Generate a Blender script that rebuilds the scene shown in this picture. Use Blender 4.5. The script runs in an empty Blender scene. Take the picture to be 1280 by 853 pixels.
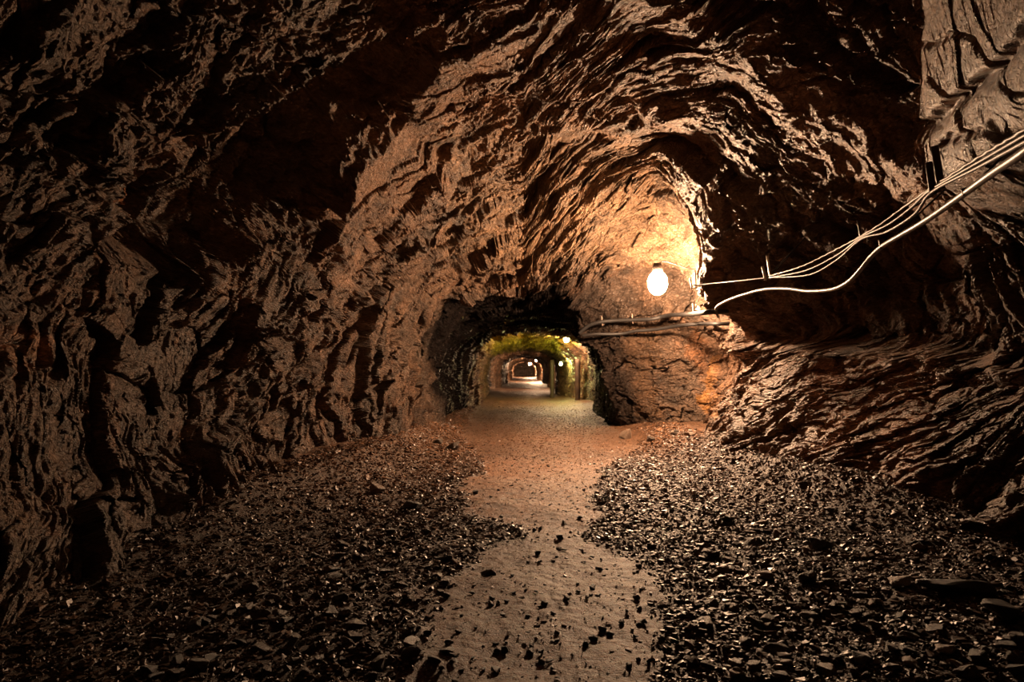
import bpy, bmesh, math, random
import numpy as np
from mathutils import Vector, Matrix
from mathutils.bvhtree import BVHTree

F = 853.0; VX = 655.0; VY = 462.0; H = 1.5
Q = 1.35                                   # mesh density
C = bpy.context.scene.collection
random.seed(7); rng = np.random.default_rng(11)

# ------------------------------------------------------------------ helpers
def at(px, py, Y):
    return Vector(((px-VX)/F*Y, Y, H+(VY-py)/F*Y))

def tag(o, label=None, cat=None, group=None, kind=None):
    if label: o['label'] = label
    if cat: o['category'] = cat
    if group: o['group'] = group
    if kind: o['kind'] = kind
    return o

def empty(name, loc):
    o = bpy.data.objects.new(name, None); o.location = loc; o.empty_display_size = .1
    C.objects.link(o); return o

def copy_tree(o, parent=None):
    c = o.copy(); C.objects.link(c)
    if parent: c.parent = parent
    for ch in list(o.children): copy_tree(ch, c)
    return c

def np_mesh(name, V, Fq, mat, smooth=False, parent=None, col=None):
    me = bpy.data.meshes.new(name)
    V = np.ascontiguousarray(V, dtype=np.float32); Fq = np.ascontiguousarray(Fq, dtype=np.int32)
    n, k = Fq.shape
    me.vertices.add(len(V)); me.vertices.foreach_set('co', V.ravel())
    me.loops.add(n*k); me.loops.foreach_set('vertex_index', Fq.ravel())
    me.polygons.add(n)
    me.polygons.foreach_set('loop_start', np.arange(0, n*k, k, dtype=np.int32))
    me.polygons.foreach_set('loop_total', np.full(n, k, dtype=np.int32))
    me.polygons.foreach_set('use_smooth', np.full(n, smooth, dtype=bool))
    if col is not None:
        a = me.color_attributes.new('tint', 'FLOAT_COLOR', 'POINT')
        cc = np.ones((len(V), 4), np.float32); cc[:, :col.shape[1]] = col
        a.data.foreach_set('color', cc.ravel())
    me.update(calc_edges=True)
    me.materials.append(mat)
    o = bpy.data.objects.new(name, me); C.objects.link(o)
    if parent: o.parent = parent
    return o

# ------------------------------------------------------------------ noise
def h3(ix, iy, iz, seed):
    h = (ix.astype(np.uint32)*np.uint32(374761393) + iy.astype(np.uint32)*np.uint32(668265263)
         + iz.astype(np.uint32)*np.uint32(2147483647) + np.uint32((seed*974711) & 0xffffffff))
    h = (h ^ (h >> np.uint32(13)))*np.uint32(1274126177)
    h = (h ^ (h >> np.uint32(16)))*np.uint32(2246822519)
    h = h ^ (h >> np.uint32(13))
    return (h & np.uint32(0xffffff)).astype(np.float32)/np.float32(16777216.0)

def vnoise(x, y, z, seed=0):                 # value noise, -1..1
    xi = np.floor(x); yi = np.floor(y); zi = np.floor(z)
    fx = x-xi; fy = y-yi; fz = z-zi
    xi = xi.astype(np.int64); yi = yi.astype(np.int64); zi = zi.astype(np.int64)
    u = fx*fx*(3-2*fx); v = fy*fy*(3-2*fy); w = fz*fz*(3-2*fz)
    r = 0
    for dx in (0, 1):
        wx = u if dx else 1-u
        for dy in (0, 1):
            wy = v if dy else 1-v
            for dz in (0, 1):
                wz = w if dz else 1-w
                r = r + wx*wy*wz*h3(xi+dx, yi+dy, zi+dz, seed)
    return r*2-1

def fbm(x, y, z, oct=3, seed=0, gain=.5, ridged=False):
    a = 1.; r = 0; t = 0
    for o in range(oct):
        n = vnoise(x+o*17.3, y-o*9.1, z+o*5.7, seed+o)
        if ridged: n = 1-2*np.abs(n)
        r = r+a*n; t += a; a *= gain
        x = x*2.03; y = y*2.03; z = z*2.03
    return r/t

def facets(x, y, z, seed, tilt=.8, step=.5):
    """blocky fracture: every cell is a tilted plane at its own level.  returns (height in cell units, F2-F1)"""
    xb = np.floor(x-.5); yb = np.floor(y-.5); zb = np.floor(z-.5)
    f1 = np.full(x.shape, 9., np.float32); f2 = f1.copy(); hh = np.zeros_like(f1)
    for dx in (0, 1):
        for dy in (0, 1):
            for dz in (0, 1):
                cx = xb+dx; cy = yb+dy; cz = zb+dz
                i, j, k = cx.astype(np.int64), cy.astype(np.int64), cz.astype(np.int64)
                a = h3(i, j, k, seed); b = h3(i, j, k, seed+31); c = h3(i, j, k, seed+57)
                ex = x-cx-.5-(a-.5)*.8; ey = y-cy-.5-(b-.5)*.8; ez = z-cz-.5-(c-.5)*.8
                d = ex*ex+ey*ey+ez*ez
                g = np.mod(a*7.13+b*3.7, 1.); q = np.mod(b*5.31+c*9.7, 1.); s = np.mod(c*3.77+a*8.9, 1.)
                hc = ((g-.5)*ex+(q-.5)*ey+(s-.5)*ez)*2*tilt + (np.mod(a*13.7+c*11.1, 1.)-.5)*step
                m = d < f1
                f2 = np.where(m, f1, np.minimum(f2, d)); hh = np.where(m, hc, hh); f1 = np.where(m, d, f1)
    return hh, np.sqrt(f2)-np.sqrt(f1)

# ------------------------------------------------------------------ materials
def mat_base(name):
    m = bpy.data.materials.new(name); m.use_nodes = True
    nt = m.node_tree; b = nt.nodes['Principled BSDF']
    return m, nt, b

def N(nt, t, **kw):
    n = nt.nodes.new(t)
    for k, v in kw.items(): setattr(n, k, v)
    return n

def simple(name, col, rough=.5, metal=0., bump=0., bscale=60.):
    m, nt, b = mat_base(name)
    tc = N(nt, 'ShaderNodeTexCoord'); no = N(nt, 'ShaderNodeTexNoise'); no.inputs['Scale'].default_value = bscale
    no.inputs['Detail'].default_value = 4
    nt.links.new(tc.outputs['Object'], no.inputs['Vector'])
    mx = N(nt, 'ShaderNodeMix', data_type='RGBA'); mx.inputs[6].default_value = (*[c*.6 for c in col], 1); mx.inputs[7].default_value = (*[min(1, c*1.35) for c in col], 1)
    nt.links.new(no.outputs['Fac'], mx.inputs[0]); nt.links.new(mx.outputs[2], b.inputs['Base Color'])
    b.inputs['Roughness'].default_value = rough; b.inputs['Metallic'].default_value = metal
    if bump:
        bp = N(nt, 'ShaderNodeBump'); bp.inputs['Strength'].default_value = bump; bp.inputs['Distance'].default_value = .01
        nt.links.new(no.outputs['Fac'], bp.inputs['Height']); nt.links.new(bp.outputs[0], b.inputs['Normal'])
    return m

def rock_mat(name, attr=True, crack=1., base=(.12, .09, .07), var=.7, scale=1., rough=(.28, .62), bump=.8, bdist=.02, spec=.5, instvar=False):
    m, nt, b = mat_base(name); L = nt.links.new
    tc = N(nt, 'ShaderNodeTexCoord')
    mp = N(nt, 'ShaderNodeMapping'); mp.inputs['Scale'].default_value = (scale, scale, scale*1.7)
    mp.inputs['Rotation'].default_value = (-.4, 0, 0)
    L(tc.outputs['Object'], mp.inputs['Vector'])
    n1 = N(nt, 'ShaderNodeTexNoise'); n1.inputs['Scale'].default_value = 2.2; n1.inputs['Detail'].default_value = 9; n1.inputs['Roughness'].default_value = .62
    n2 = N(nt, 'ShaderNodeTexNoise'); n2.inputs['Scale'].default_value = 16; n2.inputs['Detail'].default_value = 7; n2.inputs['Roughness'].default_value = .68
    v1 = N(nt, 'ShaderNodeTexVoronoi'); v1.inputs['Scale'].default_value = 13; v1.feature = 'DISTANCE_TO_EDGE'
    v2 = N(nt, 'ShaderNodeTexVoronoi'); v2.inputs['Scale'].default_value = 26
    for n in (n1, n2, v2): L(mp.outputs[0], n.inputs['Vector'])
    # distort the crack lookup
    ad = N(nt, 'ShaderNodeVectorMath', operation='MULTIPLY_ADD'); ad.inputs[1].default_value = (.35, .35, .35)
    L(n1.outputs['Color'], ad.inputs[0]); L(mp.outputs[0], ad.inputs[2]); L(ad.outputs[0], v1.inputs['Vector'])
    cr = N(nt, 'ShaderNodeValToRGB')
    e = cr.color_ramp; e.elements[0].position = .3; e.elements[0].color = (*[c*(1-var) for c in base], 1)
    e.elements[1].position = .72; e.elements[1].color = (*[min(1, c*(1+var)) for c in base], 1)
    k = e.elements.new(.5); k.color = (*base, 1)
    L(n1.outputs['Fac'], cr.inputs[0])
    mul = N(nt, 'ShaderNodeMix', data_type='RGBA', blend_type='MULTIPLY'); mul.inputs[0].default_value = 1
    L(cr.outputs[0], mul.inputs[6])
    if attr:
        at_ = N(nt, 'ShaderNodeAttribute'); at_.attribute_name = 'tint'; L(at_.outputs['Color'], mul.inputs[7]); sp_ = N(nt, 'ShaderNodeMapRange'); sp_.inputs[1].default_value = .1; sp_.inputs[2].default_value = .6; sp_.inputs[3].default_value = .08; sp_.inputs[4].default_value = spec; L(at_.outputs['Fac'], sp_.inputs[0])
    else:
        mul.inputs[7].default_value = (1, 1, 1, 1)
    out = mul.outputs[2]
    mr2 = N(nt, 'ShaderNodeMapRange'); mr2.inputs[1].default_value = .35; mr2.inputs[2].default_value = .68
    mr2.inputs[3].default_value = .55; mr2.inputs[4].default_value = 1.35
    L(n2.outputs['Fac'], mr2.inputs[0])
    m2 = N(nt, 'ShaderNodeVectorMath', operation='SCALE'); L(out, m2.inputs[0]); L(mr2.outputs[0], m2.inputs['Scale'])
    L(m2.outputs[0], b.inputs['Base Color'])
    ro = N(nt, 'ShaderNodeMapRange'); ro.inputs[1].default_value = .3; ro.inputs[2].default_value = .7
    ro.inputs[3].default_value = rough[0]; ro.inputs[4].default_value = rough[1]
    L(n2.outputs['Fac'], ro.inputs[0]); L(ro.outputs[0], b.inputs['Roughness'])
    b.inputs['Specular IOR Level'].default_value = spec
    if attr: L(sp_.outputs[0], b.inputs['Specular IOR Level'])
    # bump: fracture network + grit
    mr = N(nt, 'ShaderNodeMapRange'); mr.inputs[1].default_value = 0; mr.inputs[2].default_value = .12
    mr.inputs[4].default_value = crack; L(v1.outputs['Distance'], mr.inputs[0])
    s1 = N(nt, 'ShaderNodeMath', operation='MULTIPLY_ADD'); s1.inputs[1].default_value = 1.6
    L(n2.outputs['Fac'], s1.inputs[0]); L(mr.outputs[0], s1.inputs[2])
    s2 = N(nt, 'ShaderNodeMath', operation='MULTIPLY_ADD'); s2.inputs[1].default_value = .22
    L(v2.outputs['Distance'], s2.inputs[0]); L(s1.outputs[0], s2.inputs[2])
    s3 = N(nt, 'ShaderNodeMath', operation='MULTIPLY_ADD'); s3.inputs[1].default_value = 2.
    L(n1.outputs['Fac'], s3.inputs[0]); L(s2.outputs[0], s3.inputs[2])
    bp = N(nt, 'ShaderNodeBump'); bp.inputs['Strength'].default_value = bump; bp.inputs['Distance'].default_value = bdist
    L(s3.outputs[0], bp.inputs['Height']); L(bp.outputs[0], b.inputs['Normal'])
    return m

M_ROCK = rock_mat('wet_mine_rock', base=(.12, .088, .066), rough=(.24, .6), bump=.9, bdist=.022)
M_FLOOR = rock_mat('floor_mud', crack=0., base=(.115, .09, .075), var=.45, scale=3.5, rough=(.38, .7), bump=1., bdist=.012)
M_STONE = rock_mat('loose_stone', attr=False, base=(.09, .07, .056), var=.6, scale=3, rough=(.3, .6), bump=.6, bdist=.008)
M_GRAVEL = rock_mat('gravel_stone', attr=True, crack=0., base=(.072, .053, .041), var=.4, scale=3, rough=(.3, .55), bump=.3, bdist=.004)

# ------------------------------------------------------------------ tunnel shell: rings of the section at known depths
def ring_px(Y, pts):
    pts = [((x-VX)/F*Y, H+(VY-y)/F*Y) for x, y in pts]
    return Y, [(pts[0][0], -1.2)]+pts+[(pts[-1][0], -1.2)]
def arch(Y, xl, xr, zt, zl=None):
    return Y, [(xl, -1.2), (xl, 0), (xl-.15, 1.2), (xl+.05, 2.1), (xl*.7, zt-.3), (0, zt), (xr*.7, zt-.25), (xr-.02, 2.1), (xr+.12, 1.2), (xr, 0), (xr, -1.2)]

RINGS = [
 arch(-9, -2.6, 2.8, 3.9), arch(-4, -2.9, 3.2, 4.3),
 (0, [(-3.0, -1.2), (-3.0, 0), (-3.3, 1.5), (-3.5, 3), (-2.5, 4.2), (0, 4.7), (2, 4.5), (3.1, 3.6), (3.6, 2.6), (3.8, 1.4), (3.7, 0), (3.7, -1.2)]),
 (2.2, [(-2.9, -1.2), (-2.9, 0), (-3.0, 1.4), (-3.4, 3), (-2.6, 4.4), (0, 5.0), (1.3, 4.3), (2.0, 3.6), (2.15, 3.0), (3.4, 2.5), (4.2, 1.6), (4.1, 0), (4.1, -1.2)]),
 (3.3, [(-2.9, -1.2), (-2.9, 0), (-3.0, 1.4), (-3.4, 3), (-2.6, 4.4), (0, 5.2), (1.5, 4.7), (2.35, 3.8), (2.5, 2.9), (3.5, 2.5), (4.3, 1.6), (4.1, 0), (4.1, -1.2)]),
 ring_px(4.3, [(110, 760), (-20, 620), (-60, 460), (-110, 300), (-60, 60), (150, -170), (420, -280), (680, -300), (880, -230), (1040, -120), (1175, -10), (1215, 100), (1235, 200), (1400, 290), (1470, 430), (1440, 560), (1440, 760)]),
 ring_px(5.4, [(222, 710), (80, 570), (50, 430), (20, 300), (60, 120), (210, -50), (430, -150), (680, -170), (880, -120), (1030, -60), (1120, 10), (1140, 110), (1160, 220), (1270, 300), (1340, 420), (1340, 540), (1275, 700)]),
 ring_px(6.3, [(295, 665), (180, 550), (145, 430), (125, 320), (105, 230), (180, 80), (430, -90), (680, -108), (880, -90), (1060, -50), (1160, 90), (1185, 210), (1250, 320), (1290, 430), (1280, 500), (1235, 570), (1150, 665)]),
 ring_px(7.6, [(352, 632), (260, 530), (235, 430), (220, 330), (190, 220), (300, 70), (480, -40), (680, -22), (830, 0), (960, 60), (1100, 170), (1190, 250), (1240, 340), (1245, 435), (1200, 465), (1110, 550), (1030, 640)]),
 ring_px(8.6, [(400, 612), (330, 520), (315, 430), (330, 320), (330, 220), (415, 110), (530, 65), (660, 45), (790, 45), (930, 95), (1070, 190), (1130, 280), (1170, 350), (1165, 432), (1115, 458), (1030, 535), (965, 612)]),
 ring_px(10, [(445, 592), (395, 500), (385, 420), (400, 320), (440, 235), (500, 150), (590, 120), (680, 112), (780, 112), (900, 152), (990, 235), (1050, 320), (1080, 370), (1065, 425), (1010, 447), (935, 525), (885, 592)]),
 ring_px(12, [(505, 570), (470, 490), (465, 410), (490, 320), (530, 260), (590, 215), (660, 195), (740, 190), (820, 205), (862, 265), (874, 325), (898, 380), (955, 425), (930, 450), (885, 520), (860, 575)]),
 ring_px(13.2, [(525, 560), (500, 480), (500, 410), (520, 345), (560, 295), (620, 265), (680, 255), (750, 232), (820, 222), (868, 285), (890, 350), (930, 400), (935, 450), (900, 520), (872, 562)]),
 ring_px(15.2, [(548, 550), (530, 480), (530, 420), (550, 370), (600, 345), (650, 338), (710, 335), (770, 320), (830, 330), (870, 370), (905, 410), (910, 470), (890, 500), (880, 540)]),
 ring_px(15.9, [(556, 545), (540, 480), (541, 425), (562, 382), (610, 362), (655, 356), (710, 358), (765, 350), (812, 375), (825, 420), (830, 470), (828, 510), (828, 538)]),
 ring_px(16.4, [(556, 542), (542, 480), (543, 425), (566, 385), (612, 366), (655, 360), (700, 366), (725, 382), (742, 420), (752, 470), (770, 510), (778, 538)]),
 arch(17.5, -2.15, 2.15, 3.25), arch(20, -2.35, 2.2, 3.1), arch(23, -2.2, 2.3, 3.15), arch(25, -2.15, 3.0, 3.2), arch(27.5, -1.95, 3.0, 3.15), arch(29, -1.85, 2.9, 3.15),
 arch(31, -2.05, 2.85, 3.2), arch(33, -2.0, 2.3, 3.3), arch(38, -2.05, 2.0, 2.95), arch(39.5, -2.2, 1.9, 2.75), arch(46, -2.3, 2.1, 3.2), arch(52, -2.2, 2.2, 3.0), arch(54, -1.8, 1.9, 2.7),
 arch(62, -2.2, 2.2, 3.2), arch(70, -1.8, 1.9, 2.8), arch(85, -2.2, 2.2, 3.2), arch(95, -1.8, 1.8, 2.7), arch(120, -2.2, 2.2, 3.1), arch(149, -1.9, 1.9, 2.9),
]
def ring_r(pts, T):
    P = []
    for (a, b), (c, d) in zip(pts[:-1], pts[1:]):
        for k in range(24): P.append((a+(c-a)*k/24, b+(d-b)*k/24))
    P.append(pts[-1]); P = np.array(P)
    t = np.degrees(np.arctan2(-P[:, 0], -(P[:, 1]-H))) % 360
    r = np.hypot(P[:, 0], P[:, 1]-H)
    o = np.argsort(t); r = np.interp(T, t[o], r[o])
    k = np.hanning(15); k /= k.sum()
    rp = np.pad(r, 7, mode='edge'); return np.convolve(rp, k, 'valid')

T = np.linspace(38, 322, int(1750*Q))
Ys = np.concatenate([np.linspace(-9, 1.9, 60), np.exp(np.arange(math.log(2.0), math.log(14.9), .0030/Q)), np.arange(14.92, 16.5, .010/Q), np.exp(np.arange(math.log(16.52), math.log(150), .0055/Q))])
RT = np.array([ring_r(p, T) for _, p in RINGS]); RY = np.array([y for y, _ in RINGS])
R0 = np.empty((len(Ys), len(T)), np.float32)
for i, y in enumerate(Ys):
    k = max(0, min(len(RY)-2, np.searchsorted(RY, y)-1)); u = (y-RY[k])/(RY[k+1]-RY[k])
    R0[i] = RT[k]*(1-u)+RT[k+1]*u
tr = np.radians(T).astype(np.float32)
ST, CT = np.sin(tr)[None, :], np.cos(tr)[None, :]
YY = np.repeat(Ys[:, None], len(T), 1).astype(np.float32)
TT = np.repeat(T[None, :], len(Ys), 0).astype(np.float32)
X0 = -R0*ST; Z0 = H-R0*CT
Yc = np.maximum(YY, .8)
U0 = VX+F*X0/Yc; V0 = VY-F*(Z0-H)/Yc           # where the undisturbed surface lies as seen from the station point

def seg_dist(U, V, poly):
    """distance to a polyline and the signed side"""
    best = np.full(U.shape, 1e9, np.float32)
    for (a, b), (c, d) in zip(poly[:-1], poly[1:]):
        L2 = (c-a)**2+(d-b)**2
        t = np.clip(((U-a)*(c-a)+(V-b)*(d-b))/L2, 0, 1)
        best = np.minimum(best, np.hypot(U-a-t*(c-a), V-b-t*(d-b)))
    return best
def blob(U, V, poly, soft):
    """soft inside mask of a polygon"""
    ins = np.zeros(U.shape, bool); n = len(poly)
    for i in range(n):
        (a, b), (c, d) = poly[i], poly[(i+1) % n]
        if b == d: continue
        cond = ((b > V) != (d > V)) & (U < (c-a)*(V-b)/(d-b)+a)
        ins ^= cond
    dd = seg_dist(U, V, list(poly)+[poly[0]])
    return np.clip(np.where(ins, dd, -dd)/soft+.5, 0, 1)

# fold the strata: dip rises with depth on the left, falls on the right
sr = np.clip(X0/2.5, 0, 1); low = np.clip((2.4-Z0)/.8, 0, 1)
cz = -.65*(1-sr)+sr*(low*.95+(1-low)*-.15)
qq = .8*YY+.38*X0*(1-.7*sr)+cz*(Z0-1.9*sr)
w1 = fbm(X0*.5, YY*.5, Z0*.5, 2, 101)*.5; w2 = fbm(X0*.5+9, YY*.5, Z0*.5, 2, 131)*.5; w3 = fbm(X0*1.6, YY*1.6, Z0*1.6, 2, 151)*.16
w4 = fbm(X0*5, YY*5, Z0*5, 2, 171)*.05
px_, py_, pz_ = X0+w1+w3+w4, Z0+w2-w3, qq+w1*.6+w3+w4+sr*low*fbm(X0*1.1+5, YY*1.1, Z0*1.1, 2, 191)*.5
benchm = sr*low*np.clip((YY-5)/2, 0, 1)
patchm = np.clip((U0-1120)/30, 0, 1)*np.clip((290-V0)/30, 0, 1)*np.clip((YY-1.5), 0, 1)*np.clip((6.2-YY)/.5, 0, 1)
spurm = np.clip(1-np.hypot((U0-868)/45, (V0-280)/90)**2, 0, 1)
jb = fbm(X0*1.5, YY*1.5, Z0*1.5, 2, 611)*16
BANDS = [([(730, -40), (790, 5), (850, 45), (1000, 145), (1130, 238), (1190, 300)], 26), ([(1195, 320), (1215, 390), (1250, 470)], 9), ([(425, 340), (445, 270), (485, 205), (560, 108), (640, 60), (720, 15)], 20), ([(560, 215), (640, 172), (760, 160), (840, 150)], 9), ([(240, 250), (330, 190), (430, 95), (490, 60)], 8)]
bandm = np.zeros_like(X0)
for poly, w in BANDS: bandm = np.maximum(bandm, np.clip(1.5-seg_dist(U0+jb, V0+jb, poly)/w, 0, 1))
bandm *= np.clip(YY-4, 0, 1)
ceilm = blob(U0, V0, [(450, -60), (850, -60), (900, 120), (840, 200), (560, 230), (430, 300), (440, 150)], 60)*np.clip((YY-4), 0, 1)
leftm = blob(U0, V0, [(-200, 330), (430, 300), (520, 600), (300, 720), (-200, 900)], 80)*np.clip((YY-2), 0, 1)
amp = np.clip((Yc-1)/3., .3, 1)*np.where(YY > 16.5, .78, 1.)*(1-.38*benchm)*(1-.92*patchm)*(1-.35*ceilm)*(1-.22*leftm)*(1-.78*bandm)*(1-.5*spurm)
wav = fbm(px_*.45, py_*.45, pz_*.7, 2, 5)
mod = np.clip(.75+fbm(X0*.7+3, YY*.7, Z0*.7, 2, 505)*1.2, .25, 1.4)   # some parts break blocky, some stay sleek
h1, e1 = facets(px_/1.5, py_/1.5, pz_/.62, 3, .9, .7)
h2, e2 = facets(px_/.6, py_/.6, pz_/.24, 13, 1., .7)
h3_, e3 = facets(px_/.21, py_/.21, pz_/.09, 23, 1., .8)
rg = fbm(px_*1.6, py_*1.6, pz_*6.5, 4, 61, .6, True)
rg2 = fbm(px_*5, py_*5, pz_*16, 3, 67, .6, True)
D = (wav*.25+h1*.30)*(1-.65*benchm)+h2*.16*mod*(1-.55*benchm)+h3_*.055*mod+rg*.085*(1-.85*benchm)+benchm*(facets(X0/.34+w3, YY/.4+w3*2, Z0/.24-w3, 33, 1, .8)[0]*.085+fbm(X0*3, YY*2.2, Z0*3.5, 4, 35, .6, True)*.075)+rg2*.024*(1-.3*benchm)+benchm*h2*.05
D = D-.05*np.clip(1-e1/.06, 0, 1)*-1.+.03*np.clip(1-e2/.1, 0, 1)
# fine grit relief
D = D+fbm(X0*14, Z0*14, qq*30, 2, 81)*(.014+.03*patchm)+fbm(X0*5, YY*5, Z0*5, 3, 83, .6, True)*.06*np.maximum(patchm, bandm*2.2)
# niche wall behind the lamp is smoother, as is the bench on the right
D = D*amp
# features, widths in picture pixels -> metres with depth
pxm = Yc/F
vis = (YY > 2.5).astype(np.float32)
def nz(s, seed): return fbm(X0*s, YY*s, Z0*s, 2, seed)
RIDGES = [  # polyline, half width px, height px (towards the axis)
 ([(740, -30), (800, 10), (860, 55), (1010, 140), (1140, 232), (1215, 375), (1255, 465)], 24, 0),
 ([(430, 330), (480, 210), (560, 110), (640, 60), (720, 20)], 26, 0),
 ([(430, 330), (470, 300), (560, 215), (680, 170), (830, 150)], 12, 5),
 ([(150, 320), (175, 240), (300, 150), (440, 90)], 20, 8),
 ([(560, 210), (640, 170), (760, 165)], 10, 3),
 ([(885, 340), (905, 400), (945, 430)], 12, 14),
 ([(190, 720), (215, 620), (290, 520), (420, 400), (520, 300)], 12, 14),
 ([(940, 432), (1060, 440), (1280, 470)], 14, 18),
]
jit = nz(2.5, 300)*9+nz(7., 310)*4
for poly, w, hgt in RIDGES:
    d = seg_dist(U0+jit, V0+jit, poly)
    D -= vis*hgt*pxm*np.exp(-(d/w)**2)
HOLLOWS = [  # polygon, softness px, depth px (away from the axis)
 ([(150, 310), (185, 225), (430, 95), (540, 50), (500, 120), (430, 200), (340, 290), (270, 330)], 48, 85),
 ([(870, 0), (1140, 0), (1140, 200), (1000, 130)], 26, 45),
 ([(520, 190), (600, 130), (780, 130), (830, 160), (700, 180), (560, 220)], 14, 14),
 ([(250, 330), (330, 280), (420, 200), (400, 280), (300, 350)], 14, 12),
]
for poly, s, dep in HOLLOWS:
    D += vis*dep*pxm*blob(U0+jit, V0+jit, poly, s)
CRACKS = [([(1310, 0), (1262, 62), (1235, 95), (1195, 125), (1150, 165)], 8, 22), ([(1175, 178), (1225, 163), (1265, 176), (1310, 190)], 4, 10), ([(1150, 60), (1185, 40), (1215, 52), (1240, 90)], 3, 8), ([(1235, 95), (1265, 120), (1300, 118)], 3, 8),
 ([(937, 568), (955, 548), (977, 530)], 4, 9), ([(918, 518), (930, 545)], 3, 7), ([(1160, 100), (1190, 130), (1205, 175)], 3, 7), ([(430, 300), (400, 370), (330, 430)], 7, 14), ([(300, 520), (345, 470), (390, 440)], 7, 14)]
for poly, w, dep in CRACKS:
    d = seg_dist(U0+jit*.8, V0+jit*.8, poly); D += vis*dep*pxm*np.exp(-(d/w)**2)
# pale stone veins, and lit ridge edges painted pale, standing a little proud
VEINS_LIT_EDGES = [([(165, -10), (110, 70), (95, 165), (60, 210)], 5), ([(150, 170), (270, 110), (320, 60), (420, 10)], 3), ([(340, 10), (365, 60), (350, 110)], 5),
 ([(100, 420), (150, 300), (185, 220), (200, 190)], 5), ([(0, 410), (60, 340), (95, 300)], 4), ([(210, 560), (330, 420), (430, 330)], 3), ([(232, 430), (250, 380), (330, 330)], 2.5),
 ([(540, 215), (620, 175), (700, 160), (800, 165)], 3), ([(1010, 260), (1090, 240), (1130, 290)], 3), ([(850, 30), (1000, 160), (1130, 245)], 8), ([(630, 60), (700, 15), (730, 0)], 3)]
vm = np.zeros_like(D)
for poly, w in VEINS_LIT_EDGES:
    d = seg_dist(U0+jit*1.5, V0+jit*1.5, poly); vm = np.maximum(vm, np.clip(1.6-d/w, 0, 1))
D -= vis*vm*4*pxm
R = np.maximum(R0+D, .5)
dy = (fbm(px_*1.2, py_*1.2, pz_*1.8, 2, 91)*.2*(1-.6*benchm)+h2*.05+rg*.04)*amp*(1-.6*spurm)+np.clip((YY-14.9)/.4, 0, 1)*np.clip((16.8-YY)/.3, 0, 1)*(fbm(X0*1.2, Z0*1.2, YY*0, 3, 93)*.22+facets(X0*1.7+w3*3, Z0*1.3+w3, YY*.2, 95, 1, .6)[0]*.16+facets(X0*5+w3*9, Z0*4, YY*.2, 97, 1, .6)[0]*.05+fbm(X0*7, Z0*5, YY*0, 3, 99, .6, True)*.05)
XX = -R*ST; ZZ = H-R*CT; YD = YY+dy

# tint: the stone's own colour, with lit areas painted brighter
one = np.ones_like(D)
n_a = fbm(X0*.8, YY*.8, qq*1.6, 3, 401); n_b = fbm(X0*2.5, YY*2., qq*5, 2, 421)
br = np.array([1.25, .94, .70]); gy = np.array([.95, .90, .86]); rd = np.array([1.25, .78, .50])
k = np.clip(.5+n_a*1.1, 0, 1)[..., None]
col = br*k+gy*(1-k)
k = np.clip((n_b-.25)*3, 0, 1)[..., None]*.6
col = col*(1-k)+rd*k
def paint(mask, c, f=1.):
    global col
    m_ = (np.clip(mask, 0, 1)*f)[..., None]; col = col*(1-m_)+np.array(c)*m_
paint(vm*vis*(.6+.4*n_b), (1.9, 1.45, 1.1), .8)
j2 = jit*1.4
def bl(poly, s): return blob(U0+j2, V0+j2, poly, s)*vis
paint(bl([(0, 405), (68, 430), (0, 470)], 8)*1., (3.2, 2.3, 1.7), .9)
paint(bl([(150, 255), (185, 205), (190, 240), (150, 290)], 6), (2.6, 1.2, .25), .9)
paint(bl([(888, 440), (902, 440), (903, 470), (886, 520), (878, 510)], 5), (3.2, 1.9, .35), .9)
paint(bl([(782, 400), (826, 405), (822, 530), (785, 530)], 8), (1.3, .95, .6), .8)
paint(bl([(860, 405), (885, 430), (880, 470), (862, 450)], 6), (1.7, .95, .45), .6)
paint(bl([(890, 440), (1180, 450), (1160, 650), (900, 600)], 50), (2.9, 2.15, 1.7), .85)  # bench on the right: lamplight painted in as a brighter tint
paint(bandm*vis, (2.1, 1.65, 1.3), .7)  # lit ridge bands, their light put into the colour
paint(ceilm*vis, (1.9, 1.45, 1.1), .75)  # lamplight across the ceiling painted in as a paler tone
paint(bl([(1100, -20), (1320, -20), (1320, 260), (1130, 270)], 10), (2.6, 2.1, 1.75), .85)  # lit patch at upper right, its brightness painted into the rock colour
paint(bl([(560, 160), (840, 160), (860, 330), (560, 330)], 30), (1.5, 1.25, .9), .6)  # gold of the warm lamplight above the niche, painted in
paint(bl([(900, 445), (1000, 450), (1000, 580), (890, 570)], 30), (1.5, 1.3, 1.15), .7)  # near part of the lit bench, light painted into the tint
# black rock of the low adit just past the chamber
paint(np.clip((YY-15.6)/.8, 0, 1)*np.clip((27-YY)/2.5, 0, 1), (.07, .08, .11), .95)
paint(np.clip((YY-26.5)/1, 0, 1), (1.7, 1.35, 1.05), .8)
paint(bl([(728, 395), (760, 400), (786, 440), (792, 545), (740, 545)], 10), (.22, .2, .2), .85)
moss = np.clip((YY-27)/1.5, 0, 1)*np.clip((39.2-YY)/1., 0, 1)*np.clip((TT-112)/14, 0, 1)*np.clip((248-TT)/14, 0, 1)
paint(moss*np.clip(1.+n_b*.6, 0, 1), (4.2, 4.6, .5), .95)
paint(np.clip((YY-39)/.6, 0, 1)*np.clip((49-YY)/2, 0, 1), (.55, .55, .55), .8)

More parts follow.
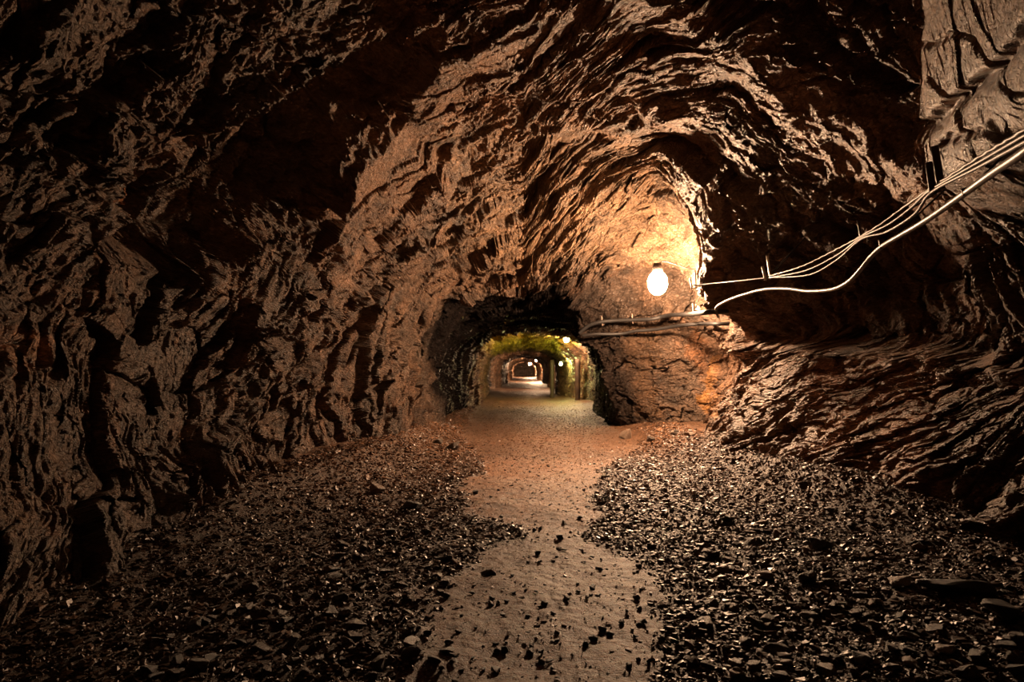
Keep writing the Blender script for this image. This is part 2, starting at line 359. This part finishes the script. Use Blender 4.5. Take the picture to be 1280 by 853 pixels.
nT = len(T); nY = len(Ys)
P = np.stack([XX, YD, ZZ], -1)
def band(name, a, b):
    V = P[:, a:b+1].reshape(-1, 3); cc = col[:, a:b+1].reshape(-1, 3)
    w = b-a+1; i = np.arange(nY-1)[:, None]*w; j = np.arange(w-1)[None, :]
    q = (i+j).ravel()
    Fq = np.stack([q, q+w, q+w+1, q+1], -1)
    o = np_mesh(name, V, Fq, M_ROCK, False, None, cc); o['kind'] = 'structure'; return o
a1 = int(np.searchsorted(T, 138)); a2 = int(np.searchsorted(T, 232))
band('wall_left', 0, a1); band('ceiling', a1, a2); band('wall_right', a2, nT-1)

gx, gz = np.meshgrid(np.linspace(-3, 3, 90), np.linspace(-.5, 4, 70)); gx = gx.astype(np.float32); gz = gz.astype(np.float32)
gy = 147+facets(gx*1.2, gz*1.2, gx*0+.3, 77, 1, .8)[0]*.5+fbm(gx*2, gz*2, gx*0, 3, 78)*.4
q = (np.arange(69)[:, None]*90+np.arange(89)[None, :]).ravel()
o = np_mesh('wall_back', np.stack([gx, gy, gz], -1).reshape(-1, 3), np.stack([q, q+1, q+91, q+90], -1), M_ROCK, False, None, np.full((gx.size, 3), 1.2, np.float32)); o['kind'] = 'structure'

# coarse copy of the surface for placing things against it
S = 5
Pc = P[::S, ::S]; ny, nt_ = Pc.shape[:2]
q = (np.arange(ny-1)[:, None]*nt_+np.arange(nt_-1)[None, :]).ravel()
BV = BVHTree.FromPolygons([tuple(v) for v in Pc.reshape(-1, 3).tolist()], np.stack([q, q+1, q+nt_+1, q+nt_], -1).tolist())
def hit(px, py):
    d = at(px, py, 1.)-Vector((0, 0, H)); d.normalize()
    r = BV.ray_cast(Vector((0, 0, H)), d)
    return r[0].y if r[0] else 12.
def nearest(p): return BV.find_nearest(Vector(p))[0]

# ------------------------------------------------------------------ floor
PB = np.array([(470, 640, 672), (480, 622, 700), (490, 612, 712), (500, 604, 722), (520, 590, 760), (540, 580, 800), (560, 588, 800), (580, 600, 765), (600, 596, 745), (620, 592, 745), (645, 600, 738),
               (660, 640, 728), (675, 640, 735), (690, 610, 765), (705, 590, 800), (720, 570, 818), (750, 548, 832), (800, 532, 845), (853, 528, 850), (1100, 500, 900), (3000, 300, 1100)], float)
def path_mask(x, y):
    Yp = np.maximum(y, .8); pv = VY+F*H/Yp; pu = VX+F*x/Yp
    wob = (vnoise(x*1.3, y*1.3, x*0, 700)*28+vnoise(x*4, y*4, x*0, 701)*14+vnoise(x*11, y*11, x*0, 702)*7)*np.clip(4.5/Yp, 0, 1.6)
    l = np.interp(pv, PB[:, 0], PB[:, 1]); r = np.interp(pv, PB[:, 0], PB[:, 2])
    return np.clip(np.minimum(pu+wob-l, r-pu+wob)/(24*4.5/Yp)+.5, 0, 1)
def floor_z(x, y, fine=True):
    x = np.asarray(x, np.float32); y = np.asarray(y, np.float32); o = x*0
    z = vnoise(x*.7, y*.5, o, 710)*.035+vnoise(x*2.3, y*2.3, o, 711)*.018
    lx = np.interp(y, [0, 4, 5, 7, 9, 11, 14, 16, 18, 200], [-2.7, -2.8, -2.5, -2.5, -2.1, -1.9, -1.75, -1.7, -1.9, -1.9])
    rx = np.interp(y, [0, 4, 6, 8, 10, 12, 15, 17, 200], [3.6, 3.8, 3.7, 3.1, 2.7, 2.7, 2.8, 2.0, 1.9])
    dl = np.clip((lx+.9-x)/.9, 0, 1.3); dr = np.clip((x-(rx-.8))/.8, 0, 1.3)
    z = z+(dl**2*.22+dr**2*.2)*np.clip((18-y)/3, .3, 1)*np.clip((y-3)/4.5, .15, 1)
    if fine:
        pm = path_mask(x, y)
        z = z+(1-pm)*(vnoise(x*7, y*7, o, 712)*.018+vnoise(x*17, y*17, o, 713)*.010+.012)+pm*(vnoise(x*5, y*5, o, 714)*.006+vnoise(x*30, y*30, o, 715)*.004+vnoise(x*14, y*14, o, 716)*.006)
    return z
fy = np.concatenate([np.linspace(-9, 2.0, 40), np.exp(np.arange(math.log(2.05), math.log(150), .0042/Q))])
fx = np.linspace(-4.9, 5.4, int(900*Q))
FX, FY = np.meshgrid(fx.astype(np.float32), fy.astype(np.float32))
FZ = floor_z(FX, FY)
pm = path_mask(FX, FY)
na = vnoise(FX*1.1, FY*1.1, FX*0, 720)*.5+vnoise(FX*3, FY*3, FX*0, 721)*.3+vnoise(FX*14, FY*14, FX*0, 722)*.2
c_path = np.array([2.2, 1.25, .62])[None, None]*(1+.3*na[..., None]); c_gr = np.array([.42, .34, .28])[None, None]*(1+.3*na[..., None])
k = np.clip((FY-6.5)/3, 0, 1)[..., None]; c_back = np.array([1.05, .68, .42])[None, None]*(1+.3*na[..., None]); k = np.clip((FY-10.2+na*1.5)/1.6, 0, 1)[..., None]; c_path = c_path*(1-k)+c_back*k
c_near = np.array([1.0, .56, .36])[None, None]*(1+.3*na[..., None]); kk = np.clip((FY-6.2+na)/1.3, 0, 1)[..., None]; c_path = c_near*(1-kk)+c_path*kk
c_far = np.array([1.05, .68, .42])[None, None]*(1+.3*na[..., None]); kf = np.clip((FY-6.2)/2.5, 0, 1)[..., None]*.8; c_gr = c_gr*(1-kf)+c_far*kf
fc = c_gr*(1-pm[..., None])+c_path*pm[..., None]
w = len(fx); q = (np.arange(len(fy)-1)[:, None]*w+np.arange(w-1)[None, :]).ravel()
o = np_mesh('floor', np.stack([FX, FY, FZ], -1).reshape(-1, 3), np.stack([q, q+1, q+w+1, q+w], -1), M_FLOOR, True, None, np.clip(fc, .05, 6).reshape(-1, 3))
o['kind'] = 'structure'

# ------------------------------------------------------------------ stones
def hull(seed, n=11, flat=.6):
    r = random.Random(seed); bm = bmesh.new()
    for _ in range(n):
        v = Vector((r.gauss(0, 1), r.gauss(0, 1), r.gauss(0, 1))).normalized()*r.uniform(.8, 1.1)
        bm.verts.new((v.x, v.y*r.uniform(.6, .9), v.z*flat))
    g = bmesh.ops.convex_hull(bm, input=bm.verts[:])
    bmesh.ops.delete(bm, geom=[e for e in g['geom_interior'] if isinstance(e, bmesh.types.BMVert)], context='VERTS')
    bmesh.ops.triangulate(bm, faces=bm.faces[:]); bm.verts.index_update()
    V = np.array([v.co[:] for v in bm.verts]); Fc = np.array([[v.index for v in f.verts] for f in bm.faces]); bm.free()
    return V, Fc
def wall_x(y):
    lx = np.interp(y, [0, 4, 5, 7, 9, 11, 14, 16, 18], [-3.4, -3.4, -3.3, -3.2, -2.9, -2.5, -2.3, -2.1, -2.3])
    rx = np.interp(y, [0, 4, 6, 8, 10, 12, 15, 17], [4.6, 4.7, 4.5, 3.9, 3.4, 3.4, 3.3, 2.3]); return lx, rx
TEMPL = [hull(s, 9, .55) for s in range(14)]
def gravel(name, side, n, seed, label):
    g = np.random.default_rng(seed)
    y = 2.6*np.exp(g.random(n)**.92*math.log(32/2.6)); lx, rx = wall_x(y)
    x = lx+g.random(n)*(rx-lx)
    keep = (path_mask(x.astype(np.float32), y.astype(np.float32)) < g.random(n)*.9+.02) & ((x < .45) if side < 0 else (x >= .45))
    keep |= (g.random(n) < .13+.35*np.clip((y-10)/2.5, 0, 1)) & ((x < .45) if side < 0 else (x >= .45))
    keep &= g.random(n) > np.clip((y-14)/18, 0, .97)
    x, y = x[keep], y[keep]; n = len(x)
    pm_ = path_mask(x.astype(np.float32), y.astype(np.float32)); sz = .86*(1-.45*pm_)*np.minimum(.010+g.exponential(.0085, n), .05)*np.clip(1+(y-5)*.03, .9, 1.3)
    z = floor_z(x, y)+sz*.15
    VV, FF, CC, off = [], [], [], 0
    ti = g.integers(0, len(TEMPL), n)
    for t, (tv, tf) in enumerate(TEMPL):
        m = ti == t; k = m.sum()
        if not k: continue
        a = g.random(k)*6.283; b = (g.random(k)-.5)*.9; s = sz[m]; asp = .7+g.random(k)*.7
        v = tv[None]*s[:, None, None]; v = v*np.stack([asp, np.ones(k), np.ones(k)], -1)[:, None, :]
        y1 = v[..., 1]*np.cos(b)[:, None]-v[..., 2]*np.sin(b)[:, None]; z1 = v[..., 1]*np.sin(b)[:, None]+v[..., 2]*np.cos(b)[:, None]
        x2 = v[..., 0]*np.cos(a)[:, None]-y1*np.sin(a)[:, None]; y2 = v[..., 0]*np.sin(a)[:, None]+y1*np.cos(a)[:, None]
        v = np.stack([x2+x[m][:, None], y2+y[m][:, None], z1+z[m][:, None]], -1)
        VV.append(v.reshape(-1, 3)); FF.append((tf[None]+(np.arange(k)*len(tv))[:, None, None]+off).reshape(-1, 3)); off += k*len(tv)
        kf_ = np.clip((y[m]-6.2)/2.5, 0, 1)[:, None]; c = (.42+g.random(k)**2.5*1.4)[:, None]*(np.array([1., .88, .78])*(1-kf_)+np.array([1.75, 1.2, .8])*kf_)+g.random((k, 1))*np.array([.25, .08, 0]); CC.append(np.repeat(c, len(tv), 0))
    o = np_mesh(name, np.concatenate(VV), np.concatenate(FF), M_GRAVEL, False, None, np.concatenate(CC))
    tag(o, label, 'gravel', None, 'stuff'); return o
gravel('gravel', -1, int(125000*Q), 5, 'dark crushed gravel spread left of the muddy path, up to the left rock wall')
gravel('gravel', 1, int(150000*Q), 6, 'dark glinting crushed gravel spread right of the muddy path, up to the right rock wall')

def stone_mesh(seed, flat=.6, sub=2):
    V, Fc = hull(seed, 12, flat)
    bm = bmesh.new(); vs = [bm.verts.new(v) for v in V]
    for f in Fc: bm.faces.new([vs[i] for i in f])
    bmesh.ops.recalc_face_normals(bm, faces=bm.faces[:])
    bmesh.ops.bevel(bm, geom=bm.edges[:], offset=.05, segments=1, affect='EDGES', profile=.6)
    bmesh.ops.triangulate(bm, faces=bm.faces[:])
    bmesh.ops.subdivide_edges(bm, edges=bm.edges[:], cuts=sub, use_grid_fill=True)
    r = random.Random(seed)
    co = np.array([v.co[:] for v in bm.verts], np.float32)
    n = vnoise(co[:, 0]*3+seed, co[:, 1]*3, co[:, 2]*3, seed)*.05+vnoise(co[:, 0]*8+seed, co[:, 1]*8, co[:, 2]*8, seed)*.025
    for v, k in zip(bm.verts, n): v.co = v.co*(1+float(k))
    me = bpy.data.meshes.new('stone'); bm.to_mesh(me); bm.free(); me.materials.append(M_STONE)
    return me
SM = [stone_mesh(100+i, random.Random(i).choice([.45, .6, .75])) for i in range(14)]
def M_dark(): return None
M_BLACK = rock_mat('black_stone', attr=False, base=(.03, .027, .025), var=.4, scale=3, bump=.5, bdist=.008)
M_PALE = rock_mat('pale_stone', attr=False, base=(.24, .175, .13), var=.4, scale=3, bump=.5, bdist=.008)
def stone(px, py, wpx, label, group=None, mi=0, mat=None, name='rock', hz=1., sink=.12, cat='rock'):
    # on the floor at this spot, wpx = half width in picture pixels
    Y = H*F/(py-VY)
    for _ in range(4):
        z = float(floor_z((px-VX)/F*Y, Y)); Y = (H-z)*F/(py-VY)
    x = (px-VX)/F*Y; s = wpx*1.2/F*Y
    me = SM[mi % len(SM)]
    if mat is not None:
        key = me.name+mat.name
        if key not in MC: m2 = me.copy(); m2.materials.clear(); m2.materials.append(mat); MC[key] = m2
        me = MC[key]
    o = bpy.data.objects.new(name, me); C.objects.link(o)
    o.scale = (s, s*random.uniform(.75, 1.0), s*hz)
    o.rotation_euler = (random.uniform(-.15, .15), random.uniform(-.15, .15), random.uniform(0, 6.28))
    o.location = (x, Y, z+s*hz*(.5-sink))
    tag(o, label, cat, group); return o
MC = {}
NAMED = [
 (513, 640, 14, 'black block of rock lying alone on gravel left of the orange part of the path', 3, M_BLACK, 1.0),
 (470, 617, 11, 'pale brown stone at the foot of the left wall, beside a black one', 5, M_PALE, 1.),
 (424, 610, 13, 'black stone against the foot of the left wall', 8, M_BLACK, 1.),
 (412, 628, 10, 'narrow upright brown stone below the left wall', 2, None, 1.3),
 (958, 722, 10, 'flat pale stone on right gravel, left of its darker blocky neighbour', 6, M_PALE, .8),
 (1008, 726, 13, 'blocky brown stone lying on the right gravel beside a flat pale one', 9, None, 1.),
 (970, 672, 10, 'upright tan stone in the right gravel below the lit rock bench', 1, M_PALE, 1.2),
 (1024, 686, 17, 'dark angular boulder amid the right gravel', 7, M_BLACK, .8),
 (1008, 690, 9, 'small tan stone touching the dark angular boulder in the right gravel', 4, M_PALE, .9),
 (1136, 648, 30, 'long dark slab on a rubble heap at the foot of the right wall', 10, None, .8),
 (1105, 650, 12, 'upright brown stone leaning against the long slab at the right wall', 11, M_PALE, 1.4),
 (1172, 652, 20, 'rounded dark stone right of the long slab below the right wall', 12, None, .8),
 (1245, 668, 24, 'bulky boulder at the right edge of view against the right wall', 13, None, 1.1),
 (1195, 742, 48, 'large low dark slab half buried in gravel near right edge', 0, M_BLACK, .45),
 (1130, 733, 22, 'pale flat rock left of the large half buried slab', 3, M_PALE, .6),
 (1250, 772, 26, 'dark boulder in the right foreground corner gravel', 5, M_BLACK, .7),
 (985, 793, 10, 'flat brownish stone in right foreground gravel, nearest the path', 8, M_PALE, .6),
 (545, 558, 13, 'biggest grey stone of the rubble heap at the left corner of the low arch', 2, None, .9),
 (568, 562, 12, 'grey stone at the right end of the rubble heap below the low arch', 6, None, .8),
 (525, 562, 10, 'brown stone at the left end of the rubble heap below the low arch', 9, None, .9),
 (783, 548, 13, 'pale stone on the heap under the orange stained wall', 7, M_PALE, .9),
 (812, 552, 9, 'flat stone right of the pale one under the orange stained wall', 1, None, .8),
 (670, 742, 4, 'small black stone in the middle of the near muddy path', 4, M_BLACK, 1.1),
 (700, 675, 5, 'dark stone at the right edge of the path where it narrows', 10, M_BLACK, 1.),
 (595, 618, 6, 'dark stone at the left edge of the orange part of the path', 11, M_BLACK, .9),
 (610, 720, 11, 'dark lump of rock embedded in the near left border of the path', 12, M_BLACK, .7),
]
for px, py, wpx, lab, mi, mt, hz in NAMED: stone(px, py, wpx, lab, None, mi, mt, hz=hz)
R_ = random.Random(21)
def scatter(n, box, wr, label, group, name, cat, cond=None, hz=.8, mats=(None,)):
    k = 0; tries = 0
    while k < n and tries < n*40:
        tries += 1
        px = R_.uniform(box[0], box[2]); py = R_.uniform(box[1], box[3])
        if cond and not cond(px, py): continue
        if any(abs(px-a[0]) < a[2]+12 and abs(py-a[1]) < a[2]*.6+9 for a in NAMED): continue
        Y = H*F/(py-VY); w_ = R_.uniform(*wr)*(4.6/Y)
        stone(px, py, w_, label, group, R_.randrange(14), R_.choice(mats), name, hz*R_.uniform(.8, 1.2), cat=cat); k += 1
scatter(110, (880, 635, 1275, 850), (6, 13), 'mid-sized angular stone among the dark gravel right of the path', 'larger stones in the right gravel', 'stone', 'stone', lambda x, y: x < 860+(y-600)*8 and (y-VY)*H > 0 and x > 700+(900-y)*.7, .7, (None, None, M_PALE, M_BLACK))
scatter(90, (170, 625, 560, 850), (6, 12), 'mid-sized angular stone among the dark gravel left of the path', 'larger stones in the left gravel', 'stone', 'stone', lambda x, y: x > 340-(y-640)*.9 and x < 560, .7, (None, None, M_BLACK))
scatter(70, (560, 690, 860, 850), (3, 6), 'small dark pebble lying on the near muddy path', 'pebbles on the muddy path', 'pebble', 'pebble', lambda x, y: 545 < x < 835, .8, (M_BLACK,))
scatter(40, (600, 575, 745, 690), (3, 7), 'small dark pebble lying on the orange part of the path', 'pebbles on the orange part of the path', 'pebble', 'pebble', None, .8, (M_BLACK, None))
scatter(26, (500, 548, 590, 572), (14, 26), 'grey stone of the rubble heap at the left foot of the low arch', 'rubble at the left foot of the low arch', 'stone', 'stone', None, .8, (None, None, M_PALE))
scatter(22, (765, 540, 870, 562), (12, 24), 'stone of the small rubble heap below the orange stained wall', 'rubble under the orange stained wall', 'stone', 'stone', None, .8, (None, M_PALE))

# ------------------------------------------------------------------ tubes
def tube_mesh(name, pts, r, mat, seg=10, parent=None, sub=8, twist=0., lobes=1, tl=.05):
    pts = [Vector(p) for p in pts]
    out = []
    for i in range(len(pts)-1):
        p0 = pts[max(i-1, 0)]; p1 = pts[i]; p2 = pts[i+1]; p3 = pts[min(i+2, len(pts)-1)]
        for k in range(sub):
            t = k/sub
            out.append(.5*((2*p1)+(p2-p0)*t+(2*p0-5*p1+4*p2-p3)*t*t+(3*p1-p0-3*p2+p3)*t*t*t))
    out.append(pts[-1])
    if lobes > 1:            # resample finely so that the twist shows
        o2 = []; 
        for a, b in zip(out[:-1], out[1:]):
            n = max(1, int((b-a).length/(tl/6)))
            for k in range(n): o2.append(a.lerp(b, k/n))
        out = o2+[out[-1]]
    V, Fq = [], []; up = Vector((0, 0, 1)); L = 0
    for i, p in enumerate(out):
        d = (out[min(i+1, len(out)-1)]-out[max(i-1, 0)]).normalized()
        if i: L += (p-out[i-1]).length
        s = d.cross(up); s = s.normalized() if s.length > 1e-4 else Vector((1, 0, 0)); u = s.cross(d)
        for k in range(seg):
            a = 6.28318*k/seg
            rr = r*(1+.28*math.cos(lobes*a+L/tl*6.283)) if lobes > 1 else r
            V.append(p+(s*math.cos(a)+u*math.sin(a))*rr)
    n = len(out)
    for i in range(n-1):
        for k in range(seg):
            a = i*seg+k; b = i*seg+(k+1) % seg; Fq.append((a, a+seg, b+seg, b))
    V.append(out[0]); V.append(out[-1]); c0 = len(V)-2; c1 = c0+1
    me = bpy.data.meshes.new(name)
    faces = Fq+[(c0, k, (k+1) % seg) for k in range(seg)]+[(c1, (n-1)*seg+(k+1) % seg, (n-1)*seg+k) for k in range(seg)]
    me.from_pydata([tuple(v) for v in V], [], faces); me.materials.append(mat)
    for p in me.polygons: p.use_smooth = True
    o = bpy.data.objects.new(name, me); C.objects.link(o)
    if parent: o.parent = parent
    return o
def lathe(name, prof, mat, parent=None, axis='Z', seg=24, smooth=True):
    V = []; Fq = []
    for z, r in prof:
        for k in range(seg):
            a = 6.28318*k/seg; V.append((r*math.cos(a), r*math.sin(a), z))
    for i in range(len(prof)-1):
        for k in range(seg):
            a = i*seg+k; b = i*seg+(k+1) % seg; Fq.append((a, b, b+seg, a+seg))
    Fq.append(tuple(range(seg))[::-1]); Fq.append(tuple((len(prof)-1)*seg+k for k in range(seg)))
    me = bpy.data.meshes.new(name); me.from_pydata(V, [], Fq); me.materials.append(mat)
    for p in me.polygons: p.use_smooth = smooth
    o = bpy.data.objects.new(name, me); C.objects.link(o)
    if parent: o.parent = parent
    return o

M_CABLE = simple('grey_cable', (.07, .058, .05), .5)
M_HOSE = simple('pale_hose', (.22, .185, .16), .42)
M_TWIST = simple('steel_strand', (.12, .10, .09), .5, .3)
M_DARKC = simple('black_cable', (.010, .009, .009), .6)
M_IRON = simple('rusty_iron', (.20, .15, .12), .45, .5, .4)
M_DIRON = simple('dark_iron', (.06, .045, .04), .5, .4, .4)
M_CERAM = simple('white_ceramic', (.75, .7, .62), .25)
M_WOOD = simple('old_timber', (.05, .032, .02), .7, 0, .5, 18)

def on_wall(px, py, off=.12, Ymax=99):
    Y = min(hit(px, py), Ymax); p = at(px, py, Y); k = (Y-off*1.6)/Y
    return at(px, py, Y*k)
HY = [(x, y, hit(x, y)) for x, y in ((1280, 190), (1160, 275), (1100, 312), (1060, 355), (1000, 362), (930, 372), (897, 384), (957, 345), (1075, 297), (1165, 237), (1270, 172), (822, 355), (870, 350), (800, 400))]
print('HITS', [(a, b, round(c, 2)) for a, b, c in HY])
# depth of the cable run (metres ahead) as a function of the picture column
def dY(px): return float(np.interp(px, CD[0], CD[1]))
CD = ([895, 960, 1000, 1075, 1105, 1165, 1280, 1400], [11.6, 9.4, 8.2, 6.4, 5.8, 4.7, 3.0, 2.2])
def P3(px, py, k=1.): return at(px, py, dY(px)*k)
hose = tube_mesh('hose', [P3(*p) for p in [(1400, 95), (1330, 150), (1280, 190), (1240, 217), (1200, 246), (1160, 274), (1128, 293), (1103, 308), (1088, 322), (1075, 338), (1060, 353), (1040, 362), (1010, 364), (985, 361), (955, 362), (925, 370), (905, 378), (895, 386), (898, 397)]], .021, M_HOSE, 14)
tag(hose, 'thick pale hose, lowest and brightest line looping along the right wall', 'hose')
c1 = tube_mesh('steel_cable', [P3(*p) for p in [(1400, 88), (1330, 132), (1280, 163), (1225, 196), (1163, 236), (1130, 259), (1100, 281), (1077, 295), (1040, 315), (1000, 334), (962, 345)]], .010, M_TWIST, 10, lobes=2, tl=.22)
tag(c1, 'twisted steel rope, uppermost of the thin lines strung over the right wall hooks', 'rope')
c2 = tube_mesh('power_cable', [P3(*p, .99) for p in [(1400, 97), (1330, 141), (1280, 170), (1225, 202), (1163, 238), (1140, 259), (1110, 281), (1077, 297), (1045, 320), (1005, 339), (962, 347)]], .0105, M_CABLE, 10)
tag(c2, 'thin smooth cable just under the twisted rope on the right wall', 'cable')
c3 = tube_mesh('power_cable', [P3(*p, .98) for p in [(1400, 108), (1330, 150), (1280, 178), (1225, 208), (1165, 240), (1143, 268), (1108, 290), (1077, 299), (1045, 326), (1010, 344), (962, 347)]], .0105, M_CABLE, 10)
tag(c3, 'thin smooth cable sagging deepest between the hooks on the right wall', 'cable')
c4 = tube_mesh('power_cable', [at(*p) for p in [(962, 347, 9.7), (925, 351, 10.6), (895, 354, 11.5), (866, 357, 12.2)]], .011, M_CABLE, 10)
tag(c4, 'thin cable running back into the dark from the twin pegs to the lamp niche', 'cable')
# dark pipes across the niche wall
def wall_run(pts, gap):
    ys = np.array([hit(*p) for p in pts]); print('RUN', ys.round(2))
    m = np.array([ys[max(0, i-1):i+2].min() for i in range(len(ys))]); m2 = np.convolve(np.pad(m, 1, mode='edge'), [.25, .5, .25], 'valid')
    m = np.minimum(m, m2)-gap
    return [at(p[0], p[1], float(y)) for p, y in zip(pts, m)], m
PP1 = [(910, 390), (895, 390), (880, 391), (860, 393), (840, 394), (828, 396), (815, 399), (795, 400), (770, 401), (750, 403), (735, 408), (724, 417)]
PP2 = [(912, 405), (895, 405), (880, 405), (862, 406), (845, 408), (820, 412), (795, 414), (780, 417), (765, 418), (745, 418), (728, 420)]
w1_, m1 = wall_run(PP1, .16); w2_, m2 = wall_run(PP2, .14)
p1 = tube_mesh('water_pipe', w1_, .045, M_DARKC, 14)
tag(p1, 'dark sagging pipe crossing the niche wall, upper of two under the big lamp', 'pipe')
p2 = tube_mesh('water_pipe', w2_, .038, M_DARKC, 14)
tag(p2, 'dark pipe crossing the niche wall, lower of two under the big lamp', 'pipe')

# hooks and pegs
def peg(name, a, b, r, mat, label, cat='hook', group=None, hook=True):
    """iron pin in the rock from a (outer end) to b"""
    a = Vector(a); b = Vector(b); root = empty(name, b)
    w = nearest(b)
    d = (w-b); L_ = max(min(d.length, 1.8), .05)
    tube_mesh('pin', [Vector((0, 0, 0)), d*.5, d*(1.05+.05/L_)], r*.7 if L_ < .35 else .007, mat if L_ < .35 else M_DARKC, 10, root, 2)
    tube_mesh('upright', [Vector((0, 0, 0))-(a-b)*.08, (a-b)*.5, a-b], r, mat, 10, root, 2)
    tag(root, label, cat, group); return root
yk = dY(1165)
peg('cable_hook', at(1161, 203, yk*.985), at(1166, 240, yk*.985), .024, M_DIRON, 'short dark iron hook, left of the pair holding the lines before lit rock at right')
peg('cable_hook', at(1168, 183, yk*1.0), at(1176, 232, yk*1.0), .026, M_DIRON, 'long dark iron hook, right of the pair holding the lines before lit rock')
yk = dY(1075)
peg('cable_hook', at(1073, 276, yk), at(1077, 300, yk), .014, M_DIRON, 'dark hook halfway along the thin lines, over the bend of the hose')
yk = 9.7
peg('cable_hook', at(959, 320, yk), at(963, 347, yk), .018, M_CERAM, 'tall pale peg, right of the pair where the thin lines end')
peg('cable_hook', at(953, 333, yk), at(957, 349, yk), .020, M_CERAM, 'short pale peg, left of the pair where the thin lines end')
peg('cable_hook', at(869, 338, 12.2), at(870, 358, 12.2), .018, M_CERAM, 'tall pale peg right of the big lamp')
peg('cable_hook', at(863, 347, 12.2), at(865, 361, 12.2), .016, M_CERAM, 'short hooked pale peg right of the big lamp')
for px_, py_, Yp, lab in ((790, 392, float(np.interp(-790, [-p[0] for p in PP1], m1)), 'thin iron strap holding the upper dark pipe left of the big lamp'), (752, 395, float(np.interp(-752, [-p[0] for p in PP1], m1)), 'thin iron strap holding the upper dark pipe near the low arch'), (866, 380, float(np.interp(-866, [-p[0] for p in PP1], m1)), 'iron strap holding the upper dark pipe beside the white insulator')):
    peg('pipe_strap', at(px_, py_, Yp), at(px_+1, py_+12, Yp), .016, M_IRON, lab, 'strap')
# clamp on the hose
yk = dY(1103)
peg('hose_clamp', at(1101, 300, yk), at(1103, 310, yk*1.0), .020, M_DIRON, 'dark clamp gripping the pale hose above its bend', 'clamp')
yk = dY(1208)
peg('hose_clamp', at(1205, 235, yk), at(1208, 243, yk), .020, M_DIRON, 'dark clamp gripping the pale hose below the two big hooks', 'clamp')
# stacked white insulator
ins = empty('insulator', at(873, 386, hit(873, 386)-.12)); tag(ins, 'small stacked white ceramic insulator on the wall right of the big lamp', 'insulator')
lathe('body', [(-.04, .03), (-.03, .07), (0, .08), (.02, .035), (.06, .035), (.08, .075), (.11, .075), (.13, .03), (.17, .03), (.19, .065), (.22, .06), (.235, .02)], M_CERAM, ins)
w = nearest(ins.location)-ins.location; tube_mesh('pin', [(0, 0, .1), Vector((0, 0, .1))+w*.5, Vector((0, 0, .1))+w*1.1], .014, M_IRON, 8, ins, 2)

# ------------------------------------------------------------------ lamps
def emis(name, col, s):
    m, nt, b = mat_base(name)
    b.inputs['Base Color'].default_value = (.9, .85, .75, 1); b.inputs['Emission Color'].default_value = (*col, 1); b.inputs['Emission Strength'].default_value = s
    return m
def lamp(loc, s, r, col, label, wire=True, group=None):
    root = empty('mine_lamp', loc); tag(root, label, 'lamp', group)
    m = emis('lamp_glow', col, s)
    prof = []
    for k in range(13):
        a = math.pi*k/12; prof.append((-math.cos(a)*r*1.25-.0, max(.004, math.sin(a)*r)))
    lathe('bulb', prof, m, root)
    lathe('socket', [(r*1.1, r*.5), (r*1.2, r*.55), (r*1.7, r*.5), (r*2.0, r*.4), (r*2.05, r*.1)], M_DIRON, root)
    if wire:
        w = nearest(Vector(loc)+Vector((.9, .0, .1)))-Vector(loc)
        tube_mesh('arm', [(0, 0, r*1.9), Vector((w.x*.15, w.y*.15, r*2.2)), w*.6+Vector((0, 0, r*.9)), w*1.04], .008, M_DARKC, 8, root, 5)
    return root
WARM = (1., .60, .34)
lamp(at(822, 354, 13.2), 800, .19, (1., .61, .35), 'big bright mine lamp hanging in front of the niche wall, nearest of all')
lamp(at(708, 424, 30), 650, .12, WARM, 'bright lamp at the right of the low arch, second nearest')
lamp(at(685, 440, 50), 1300, .14, WARM, 'mine lamp deep in the tunnel, third from the viewer, with green moss arch before it')
lamp(at(671, 450, 84), 1300, .18, WARM, 'distant mine lamp, right of the two almost touching ones')
lamp(at(662.5, 455, 128), 1300, .2, WARM, 'farthest mine lamp, left of the two almost touching ones')
lamp(at(701, 455, 34), 380, .07, (.85, .9, .25), 'small yellow green lamp low on the right wall beside mossy rock')
# unseen dim fill lamp, added behind the viewer
lamp((-.6, -6.2, 3.0), 6, .12, WARM, 'unseen dim fill lamp added behind the viewer', True)

# timber posts in the far part of the right side
def post(px, pyt, pyb, wpx, label):
    Y = H*F/(pyb-VY); Y = (H-.02)*F/(pyb-VY); top = H+(VY-pyt)/F*Y; r = wpx/F*Y; x = (px-VX)/F*Y
    root = empty('timber_post', (x, Y, 0)); tag(root, label, 'post')
    pr = []
    for k in range(12):
        z = -.1+(top+.1)*k/11; pr.append((z, r*(1+.12*math.sin(k*2.1))))
    lathe('trunk', pr, M_WOOD, root, seg=14); return root
post(722, 449, 503, 3.2, 'dark upright timber post on the right just inside the low arch')
post(690, 450, 497, 2.6, 'thin timber post under the third lamp, right side of the far tunnel')

# ------------------------------------------------------------------ camera, world, view
cam = bpy.data.cameras.new('camera'); co = bpy.data.objects.new('camera', cam); C.objects.link(co)
co.location = (0, 0, H); co.rotation_euler = (math.pi/2, 0, 0)
cam.sensor_width = 36; cam.lens = 36*F/1280; cam.clip_start = .05; cam.clip_end = 500
cam.shift_x = (640-VX)/1280; cam.shift_y = -(426.5-VY)/1280
bpy.context.scene.camera = co
wd = bpy.data.worlds.new('world'); bpy.context.scene.world = wd; wd.use_nodes = True
wd.node_tree.nodes['Background'].inputs[0].default_value = (0, 0, 0, 1); wd.node_tree.nodes['Background'].inputs[1].default_value = 0
vs = bpy.context.scene.view_settings
vs.view_transform = 'Standard'; vs.look = 'None'; vs.gamma = 1; vs.use_curve_mapping = False; vs.exposure = .98
